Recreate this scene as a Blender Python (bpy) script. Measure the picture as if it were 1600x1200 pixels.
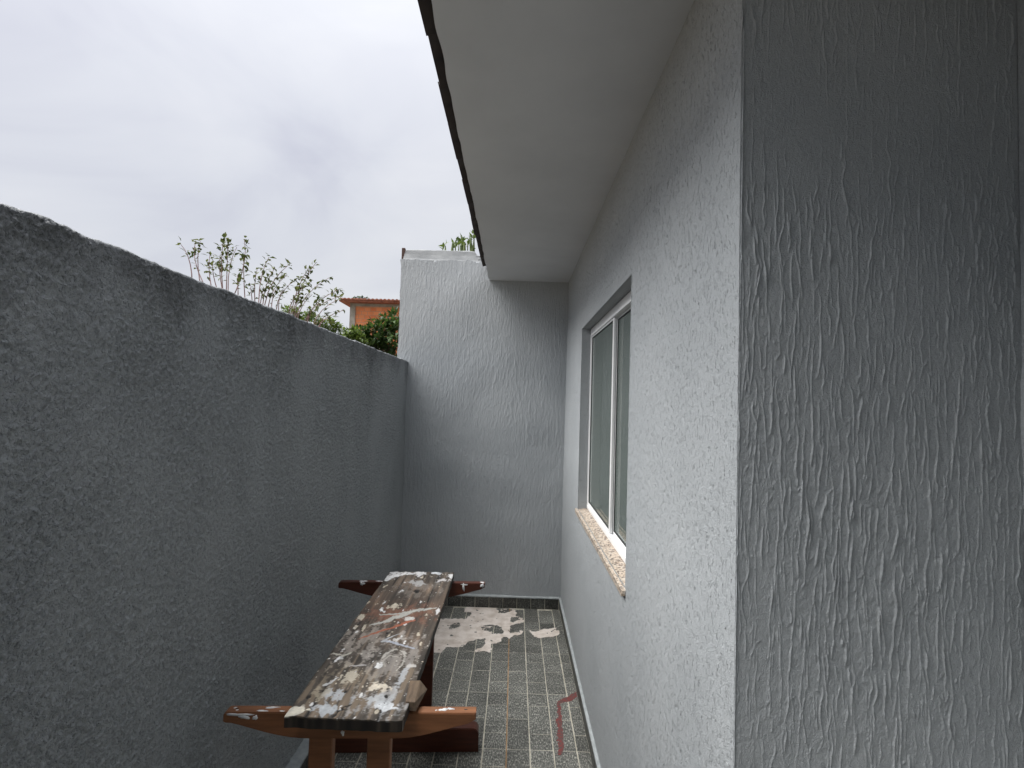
import bpy, bmesh, math, random
import numpy as np
from mathutils import Vector, Matrix
R = math.radians
rng = np.random.default_rng(7)
random.seed(7)
for o in list(bpy.data.objects):
    bpy.data.objects.remove(o)
sc = bpy.context.scene
COL = sc.collection

# ------------------------------------------------------------------ camera
F_PX, CAM_H = 758.67, 1.6537            # focal length in photo pixels (1600 wide), eye height
YAW, PITCH, ROLL = 0.0068, 0.0390, 0.0295
Fv = Vector((-math.sin(YAW)*math.cos(PITCH), math.cos(YAW)*math.cos(PITCH), math.sin(PITCH)))
Rv = Vector((math.cos(YAW), math.sin(YAW), 0)); Uv = Rv.cross(Fv)
R2 = math.cos(ROLL)*Rv + math.sin(ROLL)*Uv
U2 = -math.sin(ROLL)*Rv + math.cos(ROLL)*Uv
cd = bpy.data.cameras.new('camera'); cam = bpy.data.objects.new('camera', cd); COL.objects.link(cam)
cd.sensor_width = 36; cd.lens = 36*F_PX/1600; cd.clip_start = .02; cd.clip_end = 2000
m3 = Matrix((R2, U2, -Fv)).transposed()
cam.matrix_world = Matrix.Translation((0, 0, CAM_H)) @ m3.to_4x4()
sc.camera = cam
def ray(x, y):
    return Fv*F_PX + R2*(x-800) - U2*(y-600)
def on_z(x, y, Z):
    d = ray(x, y); t = (Z-CAM_H)/d.z; return Vector((d.x*t, d.y*t, Z))
def on_y(x, y, Y):
    d = ray(x, y); t = Y/d.y; return Vector((d.x*t, Y, CAM_H+d.z*t))

# ------------------------------------------------------------------ sky, sun, exposure
SUN_EL, SUN_AZ = 57, 268               # azimuth clockwise from +Y (270 = from -X, over the boundary wall)
w = bpy.data.worlds.new('World'); sc.world = w; w.use_nodes = True
nt = w.node_tree; nt.nodes.clear()
def N(t, kind, **kw):
    n = t.nodes.new(kind)
    for k, v in kw.items():
        if k.startswith('i_'):
            n.inputs[k[2:].replace('_', ' ')].default_value = v
        else:
            setattr(n, k, v)
    return n
sky = N(nt, 'ShaderNodeTexSky', sky_type='NISHITA', sun_disc=False, sun_elevation=R(SUN_EL), sun_rotation=R(SUN_AZ))
sky.air_density = 1.0; sky.dust_density = 4.0
bg1 = N(nt, 'ShaderNodeBackground', i_Strength=.05); nt.links.new(sky.outputs[0], bg1.inputs[0])
tc = N(nt, 'ShaderNodeTexCoord')
mp = N(nt, 'ShaderNodeMapping'); mp.inputs['Scale'].default_value = (1, 1, 2.2)
nt.links.new(tc.outputs['Generated'], mp.inputs['Vector'])
nz = N(nt, 'ShaderNodeTexNoise', i_Scale=2.1, i_Detail=5.0, i_Roughness=.5, i_Distortion=.5)
nt.links.new(mp.outputs[0], nz.inputs['Vector'])
cr = N(nt, 'ShaderNodeValToRGB')
cr.color_ramp.elements[0].position = .30; cr.color_ramp.elements[0].color = (.60, .61, .69, 1)
cr.color_ramp.elements[1].position = .66; cr.color_ramp.elements[1].color = (.80, .81, .845, 1)
e = cr.color_ramp.elements.new(.47); e.color = (.715, .73, .785, 1)
nt.links.new(nz.outputs['Fac'], cr.inputs[0])
# overcast sky: luminance grows smoothly from the horizon to the zenith
sx = N(nt, 'ShaderNodeSeparateXYZ'); nt.links.new(tc.outputs['Generated'], sx.inputs[0])
pw = N(nt, 'ShaderNodeMath', operation='POWER', use_clamp=True); nt.links.new(sx.outputs[2], pw.inputs[0]); pw.inputs[1].default_value = 3.0
ma = N(nt, 'ShaderNodeMath', operation='MULTIPLY_ADD'); nt.links.new(pw.outputs[0], ma.inputs[0]); ma.inputs[1].default_value = .165*1.5; ma.inputs[2].default_value = .168
bg2 = N(nt, 'ShaderNodeBackground'); nt.links.new(cr.outputs[0], bg2.inputs[0]); nt.links.new(ma.outputs[0], bg2.inputs[1])
mx = N(nt, 'ShaderNodeMixShader', i_Fac=.93)
nt.links.new(bg1.outputs[0], mx.inputs[1]); nt.links.new(bg2.outputs[0], mx.inputs[2])
wo = N(nt, 'ShaderNodeOutputWorld'); nt.links.new(mx.outputs[0], wo.inputs[0])

sd = bpy.data.lights.new('sun', 'SUN'); sd.energy = 1.5; sd.angle = R(60); sd.color = (1, .985, .96)
sun = bpy.data.objects.new('sun', sd); COL.objects.link(sun)
sdir = Vector((math.sin(R(SUN_AZ))*math.cos(R(SUN_EL)), math.cos(R(SUN_AZ))*math.cos(R(SUN_EL)), math.sin(R(SUN_EL))))
sun.rotation_euler = sdir.to_track_quat('Z', 'Y').to_euler(); sun.location = sdir*30
vs = sc.view_settings
vs.view_transform = 'Standard'; vs.look = 'None'; vs.gamma = 1; vs.exposure = 2.45; vs.use_curve_mapping = False
sc.render.engine = 'CYCLES'
sc.cycles.max_bounces = 8; sc.cycles.diffuse_bounces = 5

# ------------------------------------------------------------------ helpers
def tag(o, label=None, cat=None, group=None, kind=None):
    if label: o['label'] = label
    if cat: o['category'] = cat
    if group: o['group'] = group
    if kind: o['kind'] = kind
    return o
def empty(name, loc=(0, 0, 0), rz=0):
    o = bpy.data.objects.new(name, None); COL.objects.link(o)
    o.location = loc; o.rotation_euler = (0, 0, rz); o.empty_display_size = .1
    return o
def link(name, me, mat, parent=None, smooth=False):
    if mat is not None and not me.materials: me.materials.append(mat)
    o = bpy.data.objects.new(name, me); COL.objects.link(o)
    if parent is not None: o.parent = parent
    if smooth: me.polygons.foreach_set('use_smooth', [True]*len(me.polygons))
    return o
def from_bm(name, bm, mat, parent=None, smooth=False):
    me = bpy.data.meshes.new(name); bm.normal_update(); bm.to_mesh(me); bm.free()
    return link(name, me, mat, parent, smooth)
def add_box(bm, a, b, bev=0):
    ret = bmesh.ops.create_cube(bm, size=1); vs_ = ret['verts']
    c = [(a[i]+b[i])/2 for i in range(3)]; s = [abs(b[i]-a[i]) for i in range(3)]
    for v in vs_: v.co = Vector([c[i]+v.co[i]*s[i] for i in range(3)])
    if bev:
        es = {e for v in vs_ for e in v.link_edges}
        bmesh.ops.bevel(bm, geom=list(es), offset=bev, segments=1, affect='EDGES')
def box(name, a, b, mat, parent=None, bev=0):
    bm = bmesh.new(); add_box(bm, a, b, bev); return from_bm(name, bm, mat, parent)
def prism(name, pts, axis, t0, t1, mat, parent=None, bev=0, seg=2):
    """pts: 2-D outline; axis 'y': (x,z) extruded along y; 'x': (y,z) along x; 'z': (x,y) along z"""
    def P(p, t):
        return {'y': (p[0], t, p[1]), 'x': (t, p[0], p[1]), 'z': (p[0], p[1], t)}[axis]
    bm = bmesh.new()
    A = [bm.verts.new(P(p, t0)) for p in pts]; B = [bm.verts.new(P(p, t1)) for p in pts]
    f1 = bm.faces.new(A); f2 = bm.faces.new(B[::-1])
    for i in range(len(pts)):
        j = (i+1) % len(pts); bm.faces.new((A[j], A[i], B[i], B[j]))
    bmesh.ops.recalc_face_normals(bm, faces=bm.faces)
    if bev:
        bmesh.ops.bevel(bm, geom=list(f1.edges)+list(f2.edges), offset=bev, segments=seg, affect='EDGES')
    return from_bm(name, bm, mat, parent)
def tube(bm, pts, radii, n=6):
    rings = []
    for i, p in enumerate(pts):
        d = (pts[min(i+1, len(pts)-1)]-pts[max(i-1, 0)]).normalized()
        a = d.orthogonal().normalized(); b = d.cross(a)
        rings.append([bm.verts.new(p+(a*math.cos(t)+b*math.sin(t))*radii[i]) for t in [2*math.pi*k/n for k in range(n)]])
    for r0, r1 in zip(rings, rings[1:]):
        for k in range(n):
            bm.faces.new((r0[k], r0[(k+1) % n], r1[(k+1) % n], r1[k]))
    bm.faces.new(rings[0][::-1]); bm.faces.new(rings[-1])
def fnoise(n0, n1, sp, l0, l1, seed=0, hp=None):
    """band limited gaussian noise on an n0 x n1 grid of spacing sp, correlation lengths l0, l1 (m)"""
    g = np.random.default_rng(seed).standard_normal((n0, n1))
    k0 = np.fft.fftfreq(n0, sp)[:, None]*2*np.pi; k1 = np.fft.rfftfreq(n1, sp)[None]*2*np.pi
    q = (k0*l0)**2+(k1*l1)**2
    f = np.exp(-q/2)
    if hp: f = f*(1-np.exp(-q*hp*hp/2))
    h = np.fft.irfft2(np.fft.rfft2(g)*f, (n0, n1)); return h/h.std()
def bil(H, sp, u, v):
    """sample H (axis0=v, axis1=u) at coordinates u,v in metres"""
    a = np.clip(v/sp, 0, H.shape[0]-1.001); b = np.clip(u/sp, 0, H.shape[1]-1.001)
    i = a.astype(int); j = b.astype(int); fa = a-i; fb = b-j
    return H[i, j]*(1-fa)*(1-fb)+H[i+1, j]*fa*(1-fb)+H[i, j+1]*(1-fa)*fb+H[i+1, j+1]*fa*fb
def grid_mesh(name, V, mask=None):
    """V: (n,m,3) vertices -> mesh of quads, optional (n-1,m-1) bool mask"""
    n, m = V.shape[:2]
    idx = np.arange(n*m).reshape(n, m)
    Q = np.stack([idx[:-1, :-1], idx[:-1, 1:], idx[1:, 1:], idx[1:, :-1]], -1)
    Q = Q[mask] if mask is not None else Q.reshape(-1, 4)
    Vf = V.reshape(-1, 3)
    if mask is not None:
        us, inv = np.unique(Q, return_inverse=True); Vf = Vf[us]; Q = inv.reshape(-1, 4)
    me = bpy.data.meshes.new(name)
    me.vertices.add(len(Vf)); me.vertices.foreach_set('co', Vf.astype(np.float32).ravel())
    me.loops.add(Q.size); me.loops.foreach_set('vertex_index', Q.astype(np.int32).ravel())
    me.polygons.add(len(Q)); me.polygons.foreach_set('loop_start', np.arange(0, Q.size, 4, dtype=np.int32))
    me.polygons.foreach_set('loop_total', np.full(len(Q), 4, dtype=np.int32))
    me.update(calc_edges=True)
    me.polygons.foreach_set('use_smooth', [True]*len(Q))
    return me
def join_boxes(me, boxes):
    """append boxes to an existing mesh"""
    bm = bmesh.new(); bm.from_mesh(me)
    for a, b in boxes: add_box(bm, a, b)
    bm.to_mesh(me); bm.free()

# ------------------------------------------------------------------ materials
def mat(name):
    m = bpy.data.materials.new(name); m.use_nodes = True
    t = m.node_tree; b = t.nodes['Principled BSDF']; return m, t, b
def noisy(name, c0, c1, scale=8, rough=.7, bump=0, bscale=200, detail=6, lo=.35, hi=.65, spec=.5, stretch=None, bdist=.002):
    m, t, b = mat(name)
    co = N(t, 'ShaderNodeTexCoord'); src = co.outputs['Object']
    if stretch:
        mpn = N(t, 'ShaderNodeMapping'); mpn.inputs['Scale'].default_value = stretch
        t.links.new(src, mpn.inputs[0]); src = mpn.outputs[0]
    n = N(t, 'ShaderNodeTexNoise', i_Scale=scale, i_Detail=detail, i_Roughness=.6)
    t.links.new(src, n.inputs['Vector'])
    r = N(t, 'ShaderNodeValToRGB')
    r.color_ramp.elements[0].position = lo; r.color_ramp.elements[0].color = (*c0, 1)
    r.color_ramp.elements[1].position = hi; r.color_ramp.elements[1].color = (*c1, 1)
    t.links.new(n.outputs['Fac'], r.inputs[0]); t.links.new(r.outputs[0], b.inputs['Base Color'])
    b.inputs['Roughness'].default_value = rough; b.inputs['Specular IOR Level'].default_value = spec
    if bump:
        n2 = N(t, 'ShaderNodeTexNoise', i_Scale=bscale, i_Detail=4.0)
        t.links.new(src, n2.inputs['Vector'])
        bp = N(t, 'ShaderNodeBump', i_Strength=bump, i_Distance=bdist)
        t.links.new(n2.outputs['Fac'], bp.inputs['Height']); t.links.new(bp.outputs[0], b.inputs['Normal'])
    return m
def paint_mat(name, layers, grime=False, rough=.62):
    """grey wall paint; layers = [(scale, stretch, lo, hi, distance)] of bump relief"""
    m, t, b = mat(name)
    geo = N(t, 'ShaderNodeNewGeometry'); pos = geo.outputs['Position']
    n = N(t, 'ShaderNodeTexNoise', i_Scale=1.6, i_Detail=7.0, i_Roughness=.62); t.links.new(pos, n.inputs['Vector'])
    r = N(t, 'ShaderNodeValToRGB')
    r.color_ramp.elements[0].position = .30; r.color_ramp.elements[0].color = (.325, .347, .362, 1)
    r.color_ramp.elements[1].position = .68; r.color_ramp.elements[1].color = (.395, .416, .430, 1)
    t.links.new(n.outputs['Fac'], r.inputs[0]); colour = r.outputs[0]
    n3 = N(t, 'ShaderNodeTexNoise', i_Scale=260.0, i_Detail=2.0); t.links.new(pos, n3.inputs['Vector'])
    mg = N(t, 'ShaderNodeMapRange'); mg.inputs['From Min'].default_value = .3; mg.inputs['From Max'].default_value = .7
    mg.inputs['To Min'].default_value = .90; mg.inputs['To Max'].default_value = 1.08; t.links.new(n3.outputs['Fac'], mg.inputs[0])
    vm = N(t, 'ShaderNodeVectorMath', operation='SCALE'); t.links.new(colour, vm.inputs[0]); t.links.new(mg.outputs[0], vm.inputs['Scale']); colour = vm.outputs[0]
    if grime:            # mould and rain dirt below the open top of the wall, with ragged runs
        sp_ = N(t, 'ShaderNodeSeparateXYZ'); t.links.new(pos, sp_.inputs[0])
        mpn = N(t, 'ShaderNodeMapping'); mpn.inputs['Scale'].default_value = (4, 4, 2.2); t.links.new(pos, mpn.inputs[0])
        nn = N(t, 'ShaderNodeTexNoise', i_Scale=1.5, i_Detail=8.0, i_Roughness=.7); t.links.new(mpn.outputs[0], nn.inputs['Vector'])
        ad = N(t, 'ShaderNodeMath', operation='MULTIPLY_ADD'); t.links.new(nn.outputs['Fac'], ad.inputs[0]); ad.inputs[1].default_value = .55; t.links.new(sp_.outputs[2], ad.inputs[2])
        mr = N(t, 'ShaderNodeMapRange'); mr.inputs['From Min'].default_value = 2.10; mr.inputs['From Max'].default_value = 2.30
        mr.inputs['To Min'].default_value = 1.0; mr.inputs['To Max'].default_value = .42; t.links.new(ad.outputs[0], mr.inputs[0])
        v2 = N(t, 'ShaderNodeVectorMath', operation='SCALE'); t.links.new(colour, v2.inputs[0]); t.links.new(mr.outputs[0], v2.inputs['Scale']); colour = v2.outputs[0]
    t.links.new(colour, b.inputs['Base Color']); b.inputs['Roughness'].default_value = rough; b.inputs['Specular IOR Level'].default_value = .4
    prev = None
    for (sc_, stz, lo, hi, dist) in layers:
        mpn = N(t, 'ShaderNodeMapping'); mpn.inputs['Scale'].default_value = (1, 1, stz); t.links.new(pos, mpn.inputs[0])
        nn = N(t, 'ShaderNodeTexNoise', i_Scale=sc_, i_Detail=2.5, i_Roughness=.55, i_Distortion=.3); t.links.new(mpn.outputs[0], nn.inputs['Vector'])
        mr = N(t, 'ShaderNodeMapRange', interpolation_type='SMOOTHSTEP'); mr.inputs['From Min'].default_value = lo; mr.inputs['From Max'].default_value = hi
        t.links.new(nn.outputs['Fac'], mr.inputs[0])
        bp = N(t, 'ShaderNodeBump', i_Strength=1.0, i_Distance=dist); t.links.new(mr.outputs[0], bp.inputs['Height'])
        if prev: t.links.new(prev, bp.inputs['Normal'])
        prev = bp.outputs[0]
    t.links.new(prev, b.inputs['Normal'])
    return m
PAINT = paint_mat('grey_wall_paint', [(420, 1, .3, .7, .0006), (130, .6, .35, .7, .0006)])
PAINT_SPATTER = paint_mat('grey_spatter_paint', [(125, .9, .49, .64, .0022), (260, 1, .46, .66, .0013)], grime=True, rough=.5)
PAINT_SCRAPED = paint_mat('grey_scraped_paint', [(190, .28, .33, .42, .0024), (420, .7, .3, .7, .0010)])
PAINT_COMBED = paint_mat('grey_combed_paint', [(80, .22, .44, .60, .0011), (170, .5, .35, .65, .0008)])
CAPPAINT = noisy('weathered_grey_render', (.22, .23, .235), (.32, .33, .335), scale=9, rough=.85, bump=.6, bscale=120, bdist=.004)
SOFFIT = noisy('soffit_plaster', (.57, .585, .605), (.63, .645, .665), scale=2, rough=.8, bump=.1, bscale=60)
LEDGE = noisy('painted_mortar_ledge', (.27, .295, .30), (.36, .385, .39), scale=30, rough=.7, bump=.4, bscale=200)
TILEDARK = noisy('roof_tile_clay', (.016, .012, .011), (.035, .025, .021), scale=14, rough=.85, bump=.3, bscale=150)
ALU = noisy('white_aluminium', (.72, .73, .74), (.80, .80, .80), scale=5, rough=.35)
GASKET = noisy('black_gasket', (.01, .01, .01), (.02, .02, .02), rough=.6)
GROUT = noisy('pale_grout', (.34, .32, .26), (.54, .51, .43), scale=22, rough=.9, bump=.4, bscale=300)
GROUTB = noisy('stained_grout', (.22, .12, .05), (.36, .23, .12), scale=16, rough=.9)
SILLG, t, b = mat('beige_granite')
co = N(t, 'ShaderNodeTexCoord')
v1 = N(t, 'ShaderNodeTexVoronoi', i_Scale=110.0); v2 = N(t, 'ShaderNodeTexNoise', i_Scale=90.0, i_Detail=4.0)
t.links.new(co.outputs['Object'], v1.inputs['Vector']); t.links.new(co.outputs['Object'], v2.inputs['Vector'])
r1 = N(t, 'ShaderNodeValToRGB'); r1.color_ramp.interpolation = 'CONSTANT'
for p, c in ((0, (.50, .42, .34)), (.34, (.36, .28, .21)), (.52, (.55, .49, .42)), (.74, (.18, .15, .13)), (.84, (.52, .44, .36))):
    el = r1.color_ramp.elements.new(p); el.color = (*c, 1)
r1.color_ramp.elements.remove(r1.color_ramp.elements[0])
sepc = N(t, 'ShaderNodeSeparateColor'); t.links.new(v1.outputs['Color'], sepc.inputs[0])
t.links.new(sepc.outputs[0], r1.inputs[0])
r2 = N(t, 'ShaderNodeValToRGB'); r2.color_ramp.elements[0].position = .54; r2.color_ramp.elements[0].color = (1, 1, 1, 1)
r2.color_ramp.elements[1].position = .60; r2.color_ramp.elements[1].color = (.25, .22, .22, 1)
t.links.new(v2.outputs['Fac'], r2.inputs[0])
mm = N(t, 'ShaderNodeMix', data_type='RGBA', blend_type='MULTIPLY'); mm.inputs[0].default_value = 1
t.links.new(r1.outputs[0], mm.inputs[6]); t.links.new(r2.outputs[0], mm.inputs[7]); t.links.new(mm.outputs[2], b.inputs['Base Color'])
b.inputs['Roughness'].default_value = .35
# dark speckled paving stone
def stone_mat(name, k=1.0):
    m, t, b = mat(name)
    co = N(t, 'ShaderNodeTexCoord'); mpn = N(t, 'ShaderNodeMapping'); mpn.inputs['Scale'].default_value = (1, .42, 1)
    geo = N(t, 'ShaderNodeNewGeometry'); t.links.new(geo.outputs['Position'], mpn.inputs[0])
    n1 = N(t, 'ShaderNodeTexNoise', i_Scale=170.0, i_Detail=3.0, i_Roughness=.7); t.links.new(mpn.outputs[0], n1.inputs['Vector'])
    n2 = N(t, 'ShaderNodeTexNoise', i_Scale=7.0, i_Detail=4.0); t.links.new(geo.outputs['Position'], n2.inputs['Vector'])
    r = N(t, 'ShaderNodeValToRGB')
    r.color_ramp.elements[0].position = .40; r.color_ramp.elements[0].color = (.020*k, .021*k, .019*k, 1)
    r.color_ramp.elements[1].position = .72; r.color_ramp.elements[1].color = (.28*k, .275*k, .245*k, 1)
    e1 = r.color_ramp.elements.new(.53); e1.color = (.070*k, .071*k, .064*k, 1)
    t.links.new(n1.outputs['Fac'], r.inputs[0])
    oi = N(t, 'ShaderNodeObjectInfo')
    mr = N(t, 'ShaderNodeMapRange'); mr.inputs['To Min'].default_value = .75; mr.inputs['To Max'].default_value = 1.3
    t.links.new(oi.outputs['Random'], mr.inputs[0])
    mr2 = N(t, 'ShaderNodeMapRange'); mr2.inputs['From Min'].default_value = .3; mr2.inputs['From Max'].default_value = .7
    mr2.inputs['To Min'].default_value = .75; mr2.inputs['To Max'].default_value = 1.25
    t.links.new(n2.outputs['Fac'], mr2.inputs[0])
    mu = N(t, 'ShaderNodeMath', operation='MULTIPLY'); t.links.new(mr.outputs[0], mu.inputs[0]); t.links.new(mr2.outputs[0], mu.inputs[1])
    vm = N(t, 'ShaderNodeVectorMath', operation='SCALE'); t.links.new(r.outputs[0], vm.inputs[0]); t.links.new(mu.outputs[0], vm.inputs['Scale'])
    t.links.new(vm.outputs[0], b.inputs['Base Color'])
    b.inputs['Roughness'].default_value = .5
    bp = N(t, 'ShaderNodeBump', i_Strength=.35, i_Distance=.002); t.links.new(n1.outputs['Fac'], bp.inputs['Height'])
    t.links.new(bp.outputs[0], b.inputs['Normal'])
    return m
STONE = stone_mat('dark_speckled_stone', 1.75); SKIRT = stone_mat('skirting_stone', .9)
SPILL = noisy('dried_plaster', (.50, .43, .37), (.70, .635, .58), scale=14, rough=.85, bump=.5, bscale=160, lo=.3, hi=.6)
REDP = noisy('red_spray_paint', (.075, .06, .055), (.18, .032, .03), scale=90, rough=.7, lo=.38, hi=.60)
WHITEP = noisy('white_paint_drip', (.55, .57, .60), (.78, .78, .76), scale=70, rough=.6)
# varnished trestle wood
VARN_SHADED = noisy('shaded_brown_varnish', (.045, .012, .006), (.10, .026, .013), scale=7, rough=.38, bump=.15, bscale=40, stretch=(1, 6, 9), lo=.25, hi=.75)  # far trestle: its shade is put into a darker varnish colour
VARN = noisy('brown_varnished_wood', (.145, .058, .024), (.28, .118, .050), scale=7, rough=.5, bump=.15, bscale=40, stretch=(1, 6, 9), lo=.25, hi=.75)
OFFCUT = noisy('grey_brown_offcut', (.085, .06, .04), (.17, .12, .08), scale=16, rough=.8, stretch=(5, 1, 5))
LEAFM = {}
def leaf_mat(name, c0, c1, tr=.35):
    m, t, b = mat(name)
    geo = N(t, 'ShaderNodeNewGeometry')
    r = N(t, 'ShaderNodeValToRGB'); r.color_ramp.elements[0].color = (*c0, 1); r.color_ramp.elements[1].color = (*c1, 1)
    t.links.new(geo.outputs['Random Per Island'], r.inputs[0]); t.links.new(r.outputs[0], b.inputs['Base Color'])
    b.inputs['Roughness'].default_value = .5; b.inputs['Specular IOR Level'].default_value = .35
    tl = N(t, 'ShaderNodeBsdfTranslucent'); t.links.new(r.outputs[0], tl.inputs[0])
    ms = N(t, 'ShaderNodeMixShader', i_Fac=tr); out = t.nodes['Material Output']
    t.links.new(b.outputs[0], ms.inputs[1]); t.links.new(tl.outputs[0], ms.inputs[2]); t.links.new(ms.outputs[0], out.inputs[0])
    return m
LEAF_A = leaf_mat('shrub_leaf', (.03, .048, .013), (.12, .14, .04))
LEAF_B = leaf_mat('dark_tree_leaf', (.014, .035, .008), (.065, .115, .025))
LEAF_C = leaf_mat('bright_leaf', (.05, .09, .015), (.14, .20, .04))
CACT = leaf_mat('cactus_skin', (.06, .09, .025), (.13, .16, .05), .05)
STEM = noisy('pinkish_stem', (.16, .09, .085), (.30, .19, .18), scale=30, rough=.7)
BARK = noisy('bark', (.05, .035, .025), (.12, .09, .065), scale=20, rough=.9)

# ------------------------------------------------------------------ dimensions of the place (metres)
XL, XR, YB, YC = -.890, .421, 3.997, .906      # boundary wall face, house wall face, end wall face, house corner
HL, HS, HB, XS = 1.974, 2.665, 2.823, -.242    # wall height, soffit height, end wall height, soffit edge
XBL, XP = -.980, .938
GZ = -.06

# ------------------------------------------------------------------ ground and floor
bm = bmesh.new()
vsq = [bm.verts.new(p) for p in ((-400, -400, GZ), (400, -400, GZ), (400, 400, GZ), (-400, 400, GZ))]; bm.faces.new(vsq)
gr = from_bm('ground', bm, noisy('bare_earth', (.10, .075, .05), (.20, .16, .10), scale=.8, rough=.95)); tag(gr, kind='structure')
floor = box('floor', (XL-.02, -3.0, GZ-.04), (XR+.6, YB+.02, -.0010), GROUT); tag(floor, kind='structure')
CW, RL, X0, R0 = .1125, .225, .0082, 2.3875
XMIN, XMAX, YMAX = XL+.055, XR-.014, YB-.016
meshes = {}
def stone_mesh(sx, sy, var):
    key = (round(sx, 3), round(sy, 3), var)
    if key not in meshes:
        g = random.Random(hash(key) & 0xffff)
        bm = bmesh.new(); hx, hy = sx/2, sy/2; j = lambda a: a+g.uniform(-.0009, .0009)
        lo = [bm.verts.new((x, y, -.006)) for x, y in ((-hx, -hy), (hx, -hy), (hx, hy), (-hx, hy))]
        mid = [bm.verts.new((j(x), j(y), -.0006)) for x, y in ((-hx, -hy), (hx, -hy), (hx, hy), (-hx, hy))]
        c = .0014
        top = [bm.verts.new((j(x), j(y), g.uniform(-.0003, .0003))) for x, y in ((-hx+c, -hy+c), (hx-c, -hy+c), (hx-c, hy-c), (-hx+c, hy-c))]
        bm.faces.new(top)
        for A, B in ((lo, mid), (mid, top)):
            for i in range(4): bm.faces.new((A[i], A[(i+1) % 4], B[(i+1) % 4], B[i]))
        bm.normal_update(); me = bpy.data.meshes.new('paving_stone'); bm.to_mesh(me); bm.free(); me.materials.append(STONE)
        meshes[key] = me
    return meshes[key]
far_bm = bmesh.new(); nst = 0
k0 = math.floor((XMIN-X0)/CW); k1 = math.ceil((XMAX-X0)/CW)
for k in range(k0, k1):
    gx0 = .0042 if k % 4 == 0 else .0034
    xa, xb = max(X0+k*CW+gx0*.85, XMIN+.001), min(X0+(k+1)*CW-.0030, XMAX-.001)
    if xb-xa < .012: continue
    off = 0 if k % 2 == 0 else .1125
    cuts = set(round(R0+off+i*RL, 4) for i in range(-30, 12)) | set(round(R0+i*.45, 4) for i in range(-15, 6))
    cuts = sorted(c for c in cuts if -3 < c < YMAX)+[YMAX]
    for ya, yb in zip(cuts, cuts[1:]):
        gap = .0017
        if yb-ya < .02: continue
        cx, cy = (xa+xb)/2, (ya+yb)/2
        sx, sy = xb-xa, yb-ya-2*gap
        if cy > 1.55:
            o = bpy.data.objects.new('paving_stone', stone_mesh(sx, sy, random.randrange(3))); COL.objects.link(o)
            o.parent = floor; o.location = (cx, cy, random.uniform(-.0004, .0006)); nst += 1
        else:
            add_box(far_bm, (xa, ya+gap, -.006), (xb, yb-gap, 0))
tag(from_bm('paving_stones', far_bm, STONE, floor), kind='stuff')
box('grout_line', (X0-.0028, -2.9, -.004), (X0+.0028, YMAX, -.0006), GROUTB, floor)

# ------------------------------------------------------------------ wall relief
def ridges(nx, nz_, sp, pitch, lmean, hgt, sig, seed, wander=.0016, blobs=.6, tilt=.05, wl=.014, groove=0):
    """scraped plaster: wandering vertical ridges (and grooves) on an nz x nx height map"""
    g = np.random.default_rng(seed); H = np.zeros((nz_, nx), np.float32); G = np.zeros((nz_, nx), np.float32)
    W, Z = nx*sp, nz_*sp
    ker = np.arange(-max(3, int(3*sig/sp)), max(3, int(3*sig/sp))+1)
    env = fnoise(nz_, nx, sp, .12, .12, seed+5)
    wav = fnoise(64, nz_+400, sp, 0, wl, seed+6)
    def stroke(A, x, z, L, h, s, drift, wd):
        m = max(4, int(L/sp)); i0 = int(z/sp); o0 = g.integers(0, max(1, nz_+400-m))
        xs = x/sp+wav[g.integers(64), o0:o0+m]*wd/sp+drift*np.arange(m)
        pr = h*np.sin(np.linspace(.12, np.pi-.08, m))**.5*(1+.22*wav[g.integers(64), o0:o0+m])
        ii = i0+np.arange(m); ok = (ii >= 0) & (ii < nz_)
        xr_ = np.round(xs).astype(int)
        for kk in ker:
            j = xr_+kk; ok2 = ok & (j >= 0) & (j < nx)
            d = (j-xs)*sp
            val = pr*np.exp(-np.where(d < 0, d/(1.2*s), d/(.85*s))**2/2)
            a = ii[ok2], j[ok2]; A[a] = np.maximum(A[a], val[ok2])
    ncol = int(W/pitch)
    for c in range(ncol):
        z = -g.uniform(0, lmean)
        while z < Z:
            L = lmean*np.exp(g.normal(-.15, .6))
            stroke(H, (c+.5+g.normal(0, .42))*pitch, z, L, hgt*np.exp(g.normal(-.1, .3)), sig*g.uniform(.8, 1.2), g.normal(0, tilt), wander*g.uniform(.5, 1.5))
            z += L*g.uniform(.55, 1.25)
    n = int(W/pitch*Z/lmean)
    for _ in range(int(n*blobs)):
        stroke(H, g.uniform(0, W), g.uniform(0, Z), g.uniform(.004, .018), hgt*g.uniform(.4, 1.0), sig*g.uniform(.8, 1.4), g.normal(0, .9), wander)
    for _ in range(int(n*groove)):
        stroke(G, g.uniform(0, W), g.uniform(0, Z), min(.06, .011*np.exp(g.normal(0, .7))), .0038*g.uniform(.4, 1), sig*g.uniform(.6, 1.1), g.normal(0, .12), wander)
    H += (.11*hgt*fnoise(nz_, nx, sp, .0035, .0028, seed+1)+.16*hgt*fnoise(nz_, nx, sp, .03, .012, seed+2)).astype(np.float32)
    H *= (1+.22*env).clip(.4, 1.6)
    H += (.0010*fnoise(nz_, nx, sp, .25, .25, seed+3)).astype(np.float32)
    return H-G
house = empty('house', (XR, YC, 0)); tag(house, 'grey textured house wall with white sliding window and overhanging flat soffit', 'house')
HO = Matrix.Translation((-XR, -YC, 0))
def hz(o):                       # geometry is written in place coordinates; shift it under the house empty
    o.parent = house; o.location = (-XR, -YC, 0); return o
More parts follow.
